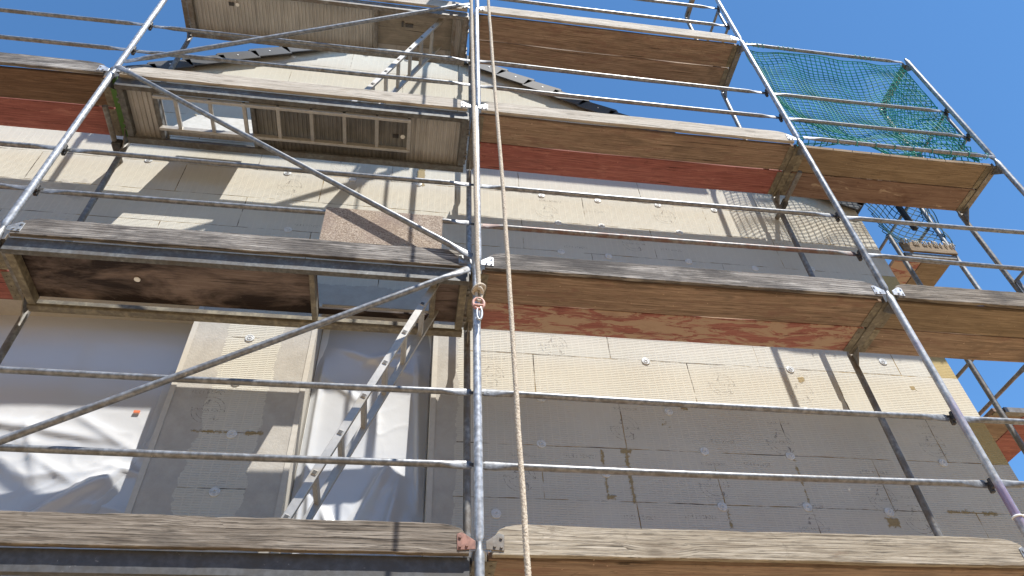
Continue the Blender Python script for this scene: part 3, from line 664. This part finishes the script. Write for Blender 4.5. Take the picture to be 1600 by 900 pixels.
# printed marks, upside down on the boards
def text_mesh(txt,size):
    cu=bpy.data.curves.new('print','FONT'); cu.body=txt; cu.size=size; cu.align_x='CENTER'; cu.align_y='CENTER'
    o=bpy.data.objects.new('print',cu); COL.objects.link(o); bpy.context.view_layer.update()
    me=bpy.data.meshes.new_from_object(o.evaluated_get(bpy.context.evaluated_depsgraph_get())); COL.objects.unlink(o); bpy.data.objects.remove(o)
    return [tuple(v.co) for v in me.vertices],[tuple(p.vertices) for p in me.polygons]
TW=text_mesh('ROCKWOOL',.036); TW2=text_mesh('ROCKWOOL',.030); TD=text_mesh('120424 13:21',.040)
def stamp(m,T,x,z,rot=PI):
    c,s=math.cos(rot),math.sin(rot); m.add([(x+c*a-s*b,YW-.0022,z+s*a+c*b) for a,b,_ in T[0]],T[1])
def ringm(m,x,z,r,w,a0=0,a1=2*PI,n=36):
    vs=[];fs=[]
    for k in range(n+1):
        an=a0+(a1-a0)*k/n
        for q in (r,r-w): vs.append((x+q*math.cos(an),YW-.0022,z+q*math.sin(an)))
    for k in range(n): fs.append((2*k,2*k+1,2*k+3,2*k+2))
    m.add(vs,fs)
LOGOS=[(1.668,.862),(2.858,.8),(2.277,.569),(3.453,1.264),(1.12,1.292),(-1.67,1.283),(.751,3.66),(1.9,3.735),(1.52,3.302),(2.95,3.469),(.357,.871),(1.948,1.73),(.679,2.02),(-1.153,4.10),(-1.567,3.72),(.179,1.70),(3.053,.66),(2.258,1.232),(2.567,1.70)]
for (x,z) in LOGOS:
    m=MB(); stamp(m,TW,x,z); stamp(m,TW2,x+.03,z+.165); ringm(m,x,z,.105,.004,-.15,PI*.62); ringm(m,x,z,.105,.004,PI*.95,PI*1.78); ringm(m,x,z,.076,.004,.25,PI*.55); ringm(m,x,z,.076,.004,PI*1.1,PI*1.7)
    m.add([(x+.03,YW-.0022,z-.03),(x+.06,YW-.0022,z-.05),(x+.052,YW-.0022,z-.10),(x+.045,YW-.0022,z-.06)],[(0,1,2,3)])
    m.add([(x-.04,YW-.0022,z+.03),(x-.012,YW-.0022,z+.03),(x-.004,YW-.0022,z+.085),(x-.010,YW-.0022,z+.085)],[(0,1,2,3)])
    m.build('printed_emblem',M['ink'],house)
DATES=[(.782,1.048),(1.519,.631),(-1.701,1.425),(1.219,3.724),(.975,3.19),(1.871,3.255),(2.032,1.039),(2.497,.965),(1.113,.614),(2.879,1.014),(1.822,1.215),(-1.566,3.60),(.799,3.83),(-1.335,3.199)]
for (x,z) in DATES:
    m=MB(); stamp(m,TD,x,z); m.build('printed_date',M['ink'],house)

# ------------------------------------------------------------------ plastic sheets
def N3(x,y,z): return noise.noise(Vector((x,y,z)))
def folds(x,z,lines):
    q=0
    for (x0,z0,x1,z1,amp,wd) in lines:
        dx,dz=x1-x0,z1-z0; L=math.hypot(dx,dz); s_=((x-x0)*dx+(z-z0)*dz)/L; d=((x-x0)*dz-(z-z0)*dx)/L
        e=min(1,max(0,(s_+.08)/.2))*min(1,max(0,(L+.2-s_)/.25))
        q+=amp*e*(1/(1+(d/(wd*.45))**2) if d>0 else 1/(1+(d/wd)**2))
    return q
def crease(x,z,k): 
    return (1-abs(N3(x*1.9+z*1.1,z*2.3-x*.7,k))*2)**3*.5+(1-abs(N3(x*4.6-z*2.2,z*4.9+x,k+4))*2)**5*.22
F1=((-2.16,.98,-2.85,.42,.10,.07),(-2.25,1.0,-2.62,.55,.05,.06),(-2.6,1.40,-2.2,1.16,.03,.05),(-3.2,1.33,-2.45,1.22,.04,.06),(-2.85,1.28,-2.72,1.02,.04,.05),(-2.3,1.02,-2.05,.96,.03,.03),(-2.7,1.05,-2.5,.93,.03,.04))
def film1(u,v):
    x=-4.0+2.055*u; z=.05+2.28*v
    w=max(0,min(1,(1.50-z)/.35))
    y=1.15-.06*u-.02*math.sin(PI*u)+.014*N3(x*1.1,z*1.3,2)
    y-=w*.022*crease(x,z,5)
    y-=.55*folds(x,z,F1)
    return (x,min(y,1.165),z)
m=MB(); m.grid(film1,150,150)
s1=tag(m.build('plastic_sheet',M['film'],loc=(-2.9,.9,1.2)),'crumpled white plastic sheet over the wide window at left','plastic sheet','plastic sheets taped over the windows')
b=MB(); b.grid(lambda u,v:(-2.04-.055*u-.30*(1-min(1,v*2.2))**1.4,1.085-.02*u-.01*math.sin(3*PI*v),.50+1.3*v),5,30); b.build('folded_edge',M['flap'],s1)
b=MB(); b.box(-2.235,-2.195,1.075,1.081,1.43,1.45); b.build('tape_piece',M['orange'],s1)
F2=((-.5,1.02,-.74,.45,.06,.05),(-.42,.9,-.52,.35,.05,.05),(-.98,.9,-.92,.25,.045,.05),(-.95,2.05,-.4,1.82,.03,.07),(-.7,1.92,-.45,2.02,.03,.05),(-.34,1.95,-.29,.9,.04,.04),(-.86,.66,-.78,.45,.07,.04),(-.98,1.75,-.8,1.60,.02,.05),(-1.03,1.9,-1.02,.5,.03,.03),(-.62,1.5,-.58,1.1,.012,.04))
def film2(u,v):
    x=-1.075+.83*u; z=.05+2.24*v
    y=1.035-.03*math.sin(PI*u)+.012*N3(x*2.2,z*1.6,31)
    w=max(0,min(1,(1.75-z)/.4))
    y-=w*.010*crease(x*.8,z*.7,12)
    y-=folds(x,z,F2)
    return (x,min(y,1.06),z)
m=MB(); m.grid(film2,110,180)
tag(m.build('plastic_sheet',M['film'],loc=(-.66,.95,1.2)),'white plastic sheet in the narrow window behind the ladder','plastic sheet','plastic sheets taped over the windows')

# ------------------------------------------------------------------ hoist and ropes
def ropemesh(pts,r,pitch,seg=.014,n=10):
    P=[Vector(p) for p in pts]; out=[]; tot=0
    acc=[0]
    for a,b in zip(P,P[1:]): acc.append(acc[-1]+(b-a).length)
    def at(s):
        for i in range(len(P)-1):
            if s<=acc[i+1]: t_=(s-acc[i])/(acc[i+1]-acc[i]); return P[i].lerp(P[i+1],t_)
        return P[-1]
    N=int(acc[-1]/seg); vs=[];fs=[]
    for i in range(N+1):
        s=acc[-1]*i/N; c=at(s); wob=Vector((.003*N3(s*3,1,1),.003*N3(s*3,5,2),0))
        for k in range(n):
            an=2*PI*k/n; rr=r*(.70+.42*abs(math.cos(1.5*(an-2*PI*s/pitch))))
            vs.append(c+wob+Vector((rr*math.cos(an),rr*math.sin(an),0)))
    for i in range(N):
        for k in range(n): k2=(k+1)%n; fs.append((i*n+k,i*n+k2,(i+1)*n+k2,(i+1)*n+k))
    m=MB(); m.add(vs,fs,True); return m
ra=thing('hoist_rope','braided beige rope hanging close in front of the middle pole, ending in a knot','rope',(0,-.1,4),'ropes of the hand hoist')
pa=[(.009,-.062,1.72),(.0,-.085,1.95),(-.010,-.14,2.5),(-.020,-.19,3.13),(-.034,-.22,4.4),(-.044,-.25,5.6),(-.05,-.27,7.25)]
ropemesh(pa,.0155,.09).build('strand',M['rope'],ra)
m=MB()
for q in range(3):
    zc=1.715-.022*q; rr=.026+.006*(q==1); n=20
    m.loft([((.009+rr*math.cos(2*PI*k/n)*(.8+.3*(q%2)),-.062+rr*math.sin(2*PI*k/n),zc+.018*math.sin(2*PI*k/n+q*2)),.0125,.0125) for k in range(n+1)],8,True)
m.build('knot',M['rope'],ra)
m=MB(); n=24
m.loft([((.009+.016*math.sin(2*PI*k/n),-.060,1.635+.045*math.cos(2*PI*k/n)),.010,.010) for k in range(n+1)],8); m.build('eye_loop',M['rope'],ra)
m=MB(); n=28; m.loft([((.006+.034*math.cos(2*PI*k/n),-.062,1.565+.046*math.sin(2*PI*k/n)),.010,.010) for k in range(n+1)],10,up=(0,1,0)); m.tube((-.022,-.066,1.545),(.034,-.066,1.545),.011)
sh=tag(m.build('shackle',M['link'],loc=(0,-.06,1.56)),'faded red shackle hanging from the knotted rope on the middle pole','shackle')
m=MB(); n=16
m.loft([((.010+.016*math.sin(PI*2*k/n*.8+.4),-.066,1.48+.055*math.cos(PI*2*k/n*.8+.4)),.007,.007) for k in range(n+1)],8,up=(0,1,0)); m.build('hook',M['galv_bright'],sh)
YR=-.76
rb=[(.036,YR,7.3),(.042,YR,4.6),(.06,YR,3.0),(.079,YR,1.8),(.085,YR,.4),(.09,YR,-.6),(.10,YR,-3.2)]
o=ropemesh(rb,.0118,.055,.008).build('hoist_rope',M['rope'],loc=(.06,YR,2)); tag(o,'twisted beige rope hanging free in front of the scaffold, right of the pole','rope','ropes of the hand hoist')
hb=thing('rope_hoist','hoist arm with pulley on the middle pole above the picture','hoist',(0,0,7.35))
m=MB(); m.tube((0,.0,7.62),(.0,-.86,7.62),.024); m.build('arm',M['galv'],hb)
m=MB(); m.tube((.0,-.02,6.9),(.0,-.62,7.60),.018); m.build('strut',M['galv'],hb)
m=MB(); m.tube((-.02,-.515,7.3),(.02,-.515,7.3),.245,28); m.build('pulley',M['dark'],hb)

# ------------------------------------------------------------------ safety nets
def netcord(m,pts,r):
    P=[Vector(p) for p in pts]; vs=[];fs=[]; n=3
    for i,p in enumerate(P):
        d=(P[min(i+1,len(P)-1)]-P[max(i-1,0)])
        if d.length<1e-6: d=Vector((0,0,1))
        d.normalize(); ref=Vector((0,1,0)) if abs(d.y)<.8 else Vector((1,0,0)); u=d.cross(ref).normalized(); w=d.cross(u)
        for k in range(n): an=2*PI*k/n; vs.append(p+u*r*math.cos(an)+w*r*math.sin(an))
    for i in range(len(P)-1):
        for k in range(n): k2=(k+1)%n; fs.append((i*n+k,i*n+k2,(i+1)*n+k2,(i+1)*n+k))
    m.add(vs,fs,True)
net=MB()
def front(u,v):       # u along x, v downward
    x=3.06+1.90*u+.0; z=6.0-1.93*v
    bow=math.sin(PI*u)*math.sin(PI*min(1,v*1.05)); fold=math.sin(u*11+v*2.5)+.6*math.sin(u*23-v*4)
    y=.075+.17*bow+.05*N3(u*4,v*4,3)+.25*max(0,v-.75)*N3(u*5,v*3,9)
    y+=.022*fold*(.4+v); z+=.03*math.sin(u*9+v*3)*(.3+v)+.012*math.sin(v*30+u*3)+.035*N3(u*5,v*5,21)-.03*math.sin(PI*u)*(v<.02)
    x+=.025*N3(u*6,v*6,14)+.10*v*(1-u)*(.2)
    if v>.80:      # slack, bunched hem
        k=(v-.80)/.20; z=z*(1-k)+(4.10+.10*N3(u*7,k*2,33)+.05)*k; y+=.10*k*abs(N3(u*6,k*3,40))
    return Vector((x,y,z))
nu,nv=32,44
for i in range(nu+1): netcord(net,[front(i/nu,j/(nv)) for j in range(nv+1)],.0060)
for j in range(nv+1): netcord(net,[front(i/(nu*2),j/nv) for i in range(nu*2+1)],.0054 if j else .007)
def end(u,v):         # net returned along the end of the scaffold, from the corner pole inwards
    y=.05+.56*u; z=5.93-1.86*v; x=4.93-.10*math.sin(PI*u)*math.sin(PI*v)+.06*N3(u*3,v*5,51)-.28*max(0,v-.25)*(1-u)*0
    x-= .12*v*(u)
    return Vector((x,y+.03*N3(u*4,v*6,60),z))
na,nb=10,34
for i in range(-nb,na+1):  # diamonds
    for sgn in (1,-1):
        pts=[]
        for j in range(nb+1):
            uu=(i+j*.5)/na if sgn>0 else 1-(i+j*.5)/na
            if 0<=uu<=1: pts.append(end(uu,j/nb))
        if len(pts)>1: netcord(net,pts,.0060)
def bunch(u,v):
    return Vector((3.6+1.38*u+.05*N3(u*9,v*5,71),.10+.30*v+.1*N3(u*5,v*5,74),4.06+.34*v*(.35+.65*u)+.07*N3(u*8,v*4,77)))
for i in range(41): netcord(net,[bunch(i/40,j/12) for j in range(13)],.0060)
for j in range(13): netcord(net,[bunch(i/40,j/12) for i in range(41)],.0060)
# lashing turns round the top tube
for x0,x1 in ((3.05,3.28),(3.42,3.66),(4.35,4.62)):
    n=int((x1-x0)/.012); net.loft([((x0+(x1-x0)*k/n,.03+.024*math.cos(k*1.3),6.0+.024*math.sin(k*1.3)),.004,.004) for k in range(n+1)],5,True,(1,0,0))
for q in range(9):
    x0=3.35+q*.19; n=12; net.loft([((x0+.012*k/n,.026*math.cos(2*PI*k/n)-.035,4.0+.026*math.sin(2*PI*k/n)),.004,.004) for k in range(n+1)],5,True,(1,0,0))
    c=[(x0,-.005,4.01),(x0+.05,.03,4.11),(x0+.11,.05,4.09),(x0+.15,.07,4.2)]; netcord(net,c,.004)
tag(net.build('safety_net',M['net'],loc=(4,.1,5)),'green knotted safety net tied over the top right corner bay','safety net')

# ------------------------------------------------------------------ side scaffold round the corner
XI2,XO2,YS=4.63,5.28,1.18
sg='side scaffold parts round the house corner'
f=thing('side_scaffold_upright','side scaffold frame behind the corner with a short wood-topped inner pole','scaffold frame',(XI2,YS,GZ))
a=MB(); a.tube((XI2,YS,GZ),(XI2,YS,4.22),.0242,14); a.build('standard',M['galv_dull'],f)
a=MB(); a.tube((XO2,YS,GZ),(XO2,YS,5.9),.0242,14); a.build('standard',M['galv'],f)
for z in (1.94,3.94): 
    a=MB(); a.box(XI2+.03,XO2-.03,YS-.025,YS+.025,z-.05,z); a.build('transom',M['galv_dull'],f)
f=thing('side_scaffold_upright','second side scaffold frame hidden farther back along the house side','scaffold frame',(XI2,YS+3,GZ))
a=MB(); a.tube((XI2,YS+3,GZ),(XI2,YS+3,5.0),.0242,14); a.build('standard',M['galv_dull'],f)
a=MB(); a.tube((XO2,YS+3,GZ),(XO2,YS+3,6.0),.0242,14); a.build('standard',M['galv'],f)
for lev,mi,mo,ti,to in ((4,'plank_red_worn','plank_tan','red','tan'),(2,'plank','plank_red','brown','deep red')):
    w='upper' if lev==4 else 'lower'
    plank(XI2-.0,XI2+.305,YS+.06,YS+2.95,lev,mi,f'{ti} inner plank of the {w} side deck round the corner','y')
    plank(XI2+.315,XO2-.0,YS+.06,YS+2.95,lev,mo,f'{to} outer plank of the {w} side deck round the corner','y')
for z,w in ((2.48,'lower guard rail of the lower side deck, dark against the sky'),(2.95,'upper guard rail of the lower side deck round the corner'),(4.48,'lower guard rail of the upper side deck behind the net'),(4.95,'upper guard rail of the upper side deck behind the net')):
    m=MB(); rail_mesh(m,(XO2-.04,YS+.02,z),(XO2-.04,YS+2.98,z),up=(0,0,1)); tag(m.build('side_guard_rail',M['galv_dull'],loc=(XO2,YS+1.5,z)),w,'guard rail','guard rails of the side scaffold')
f=thing('side_end_board','splintered end board on the upper side deck below the dark net','toe board',(4.95,1.15,4.05))
m=MB(); n=26; vs=[];fs=[]
rs=random.Random(4)
for i in range(n+1):
    x=4.66+.62*i/n; zt=4.075+rs.uniform(-.004,.03)
    vs+=[(x,1.135,zt),(x,1.135,3.955),(x,1.16,3.955),(x,1.16,zt)]
for i in range(n):
    o_=i*4
    for k in range(4): k2=(k+1)%4; fs.append((o_+k,o_+k2,o_+4+k2,o_+4+k)[::-1])
fs+=[(0,1,2,3),(n*4+3,n*4+2,n*4+1,n*4)]; m.add(vs,fs); m.build('board',M['plank_tan'],f)
m=MB()
for i in range(15):
    x=4.68+i*.042+rs.uniform(-.025,.025); c=[(x,1.128,4.04),(x-.006,1.115,4.09),(x+.01,1.14,4.10+rs.uniform(0,.06)),(x+rs.uniform(-.03,.03),1.17,4.06+rs.uniform(-.03,.03))]; m.loft([(p,.006,.006) for p in c],5)
m.build('lashing',M['rope'],f)
net2=MB()
def sidenet(u,v): return Vector((4.60+.66*u+.05*v*0,1.20+.03*N3(u*3,v*3,81)+.12*math.sin(PI*u)*math.sin(PI*v),4.12+.80*v+.03*N3(u*4,v*4,85)))
na,nb=7,16
for i in range(-nb,na+1):
    for sgn in (1,-1):
        pts=[]
        for j in range(nb*2+1):
            jj=j/2; uu=(i+jj*.5)/na if sgn>0 else 1-(i+jj*.5)/na
            if 0<=uu<=1:
                p=sidenet(uu,jj/nb); p.x+=.008*math.sin(jj*PI*2)*sgn; pts.append(p)
        if len(pts)>1: netcord(net2,pts,.0058)
for k in range(5): netcord(net2,[(5.26+.03*math.sin(j*.5+k)+.02*k,1.16+.03*math.cos(j*.7+k*2),4.1+.8*j/14) for j in range(15)],.006)
tag(net2.build('safety_net',M['net2'],loc=(4.9,1.2,4.4)),'small dark blue-green diamond net below the corner bay, by the house corner','safety net')
m=MB(); m.obox((4.79,1.0,4.345),(.012,.0,-.20),(.022,0,.0013),(0,.022,0)); tag(m.build('hanging_batten',M['gutter'],loc=(4.79,1,4.35)),'short black batten hanging behind the small dark net','batten')
# cable tie on the right pole
m=MB(); n=18; m.loft([((3.0+.027*math.cos(2*PI*k/n),.027*math.sin(2*PI*k/n),.245),.006,.004) for k in range(n+1)],6,True,(0,0,1)); m.tube((3.02,-.02,.245),(3.075,-.03,.255),.005,6)
tag(m.build('cable_tie',M['white'],loc=(3,0,.245)),'white cable tie round the purple stained pole at lower right','cable tie')

# ------------------------------------------------------------------ unseen house added behind the viewer to block low sky light
nh=thing('added_blocker_house','unseen row house added behind the viewer to block low sky light','house',(0,-17,GZ))
t=NT('added_blocker_render'); v=t.coords(); M['nb']=t.base(t.mix(t.noise(v,2,4),(.25,.20,.15),(.32,.27,.21)),.9)
m=MB(); m.box(-24,24,-27,-17,GZ,GZ+7.2); m.build('wall',M['nb'],nh)
m=MB(); m.prism([(-.6,0)],0,0) if False else None
m=MB(); m.add([(-24.5,-16.5,GZ+7),(24.5,-16.5,GZ+7),(24.5,-22,GZ+11),(-24.5,-22,GZ+11),(-24.5,-27.5,GZ+7),(24.5,-27.5,GZ+7)],[(0,1,2,3),(3,2,5,4),(0,3,4),(1,5,2)]); m.build('roof',M['tile'],nh)
for i in range(9):
    for j in range(2):
        m=MB(); x=-20+i*5; z=GZ+1+j*2.9; m.box(x-.6,x+.6,-17.0,-16.97,z,z+1.4); m.build('window',M['gutter'],nh)
# ------------------------------------------------------------------ light, sky, camera
sdir=Vector((-.64,1.0,-2.23)).normalized()
el=math.asin(-sdir.z); az=math.atan2(-sdir.x,-sdir.y)
L=bpy.data.lights.new('sun','SUN'); L.energy=5.0; L.angle=math.radians(.53); L.color=(1,.96,.89)
lo=bpy.data.objects.new('sun',L); COL.objects.link(lo); lo.rotation_euler=sdir.to_track_quat('-Z','Y').to_euler(); lo.location=(5,-8,20)
w=bpy.data.worlds.new('World'); sc.world=w; w.use_nodes=True; nt=w.node_tree; nt.nodes.clear()
sk=nt.nodes.new('ShaderNodeTexSky'); sk.sky_type='NISHITA'; sk.sun_disc=False; sk.sun_elevation=el; sk.sun_rotation=az; sk.altitude=2500; sk.air_density=1.0; sk.dust_density=.0; sk.ozone_density=5.5
bg=nt.nodes.new('ShaderNodeBackground'); bg.inputs[1].default_value=.128; ou=nt.nodes.new('ShaderNodeOutputWorld')
tn=nt.nodes.new('ShaderNodeMix'); tn.data_type='RGBA'; tn.blend_type='MULTIPLY'; tn.inputs[0].default_value=1; tn.inputs[7].default_value=(.74,1.02,1.06,1); nt.links.new(sk.outputs[0],tn.inputs[6]); nt.links.new(tn.outputs[2],bg.inputs[0]); nt.links.new(bg.outputs[0],ou.inputs[0])
cam=bpy.data.cameras.new('camera'); cam.sensor_width=36; cam.lens=1142.42/1600*36; cam.clip_start=.05; cam.clip_end=2000
co=bpy.data.objects.new('camera',cam); COL.objects.link(co); co.location=(-.3744,-3.3112,-1.6357); co.rotation_euler=(2.3658,.0430,-.1384); sc.camera=co
sc.view_settings.view_transform='Standard'; sc.view_settings.look='None'; sc.view_settings.exposure=.98; sc.view_settings.gamma=1
sc.view_settings.use_curve_mapping=False
sc.cycles.max_bounces=8
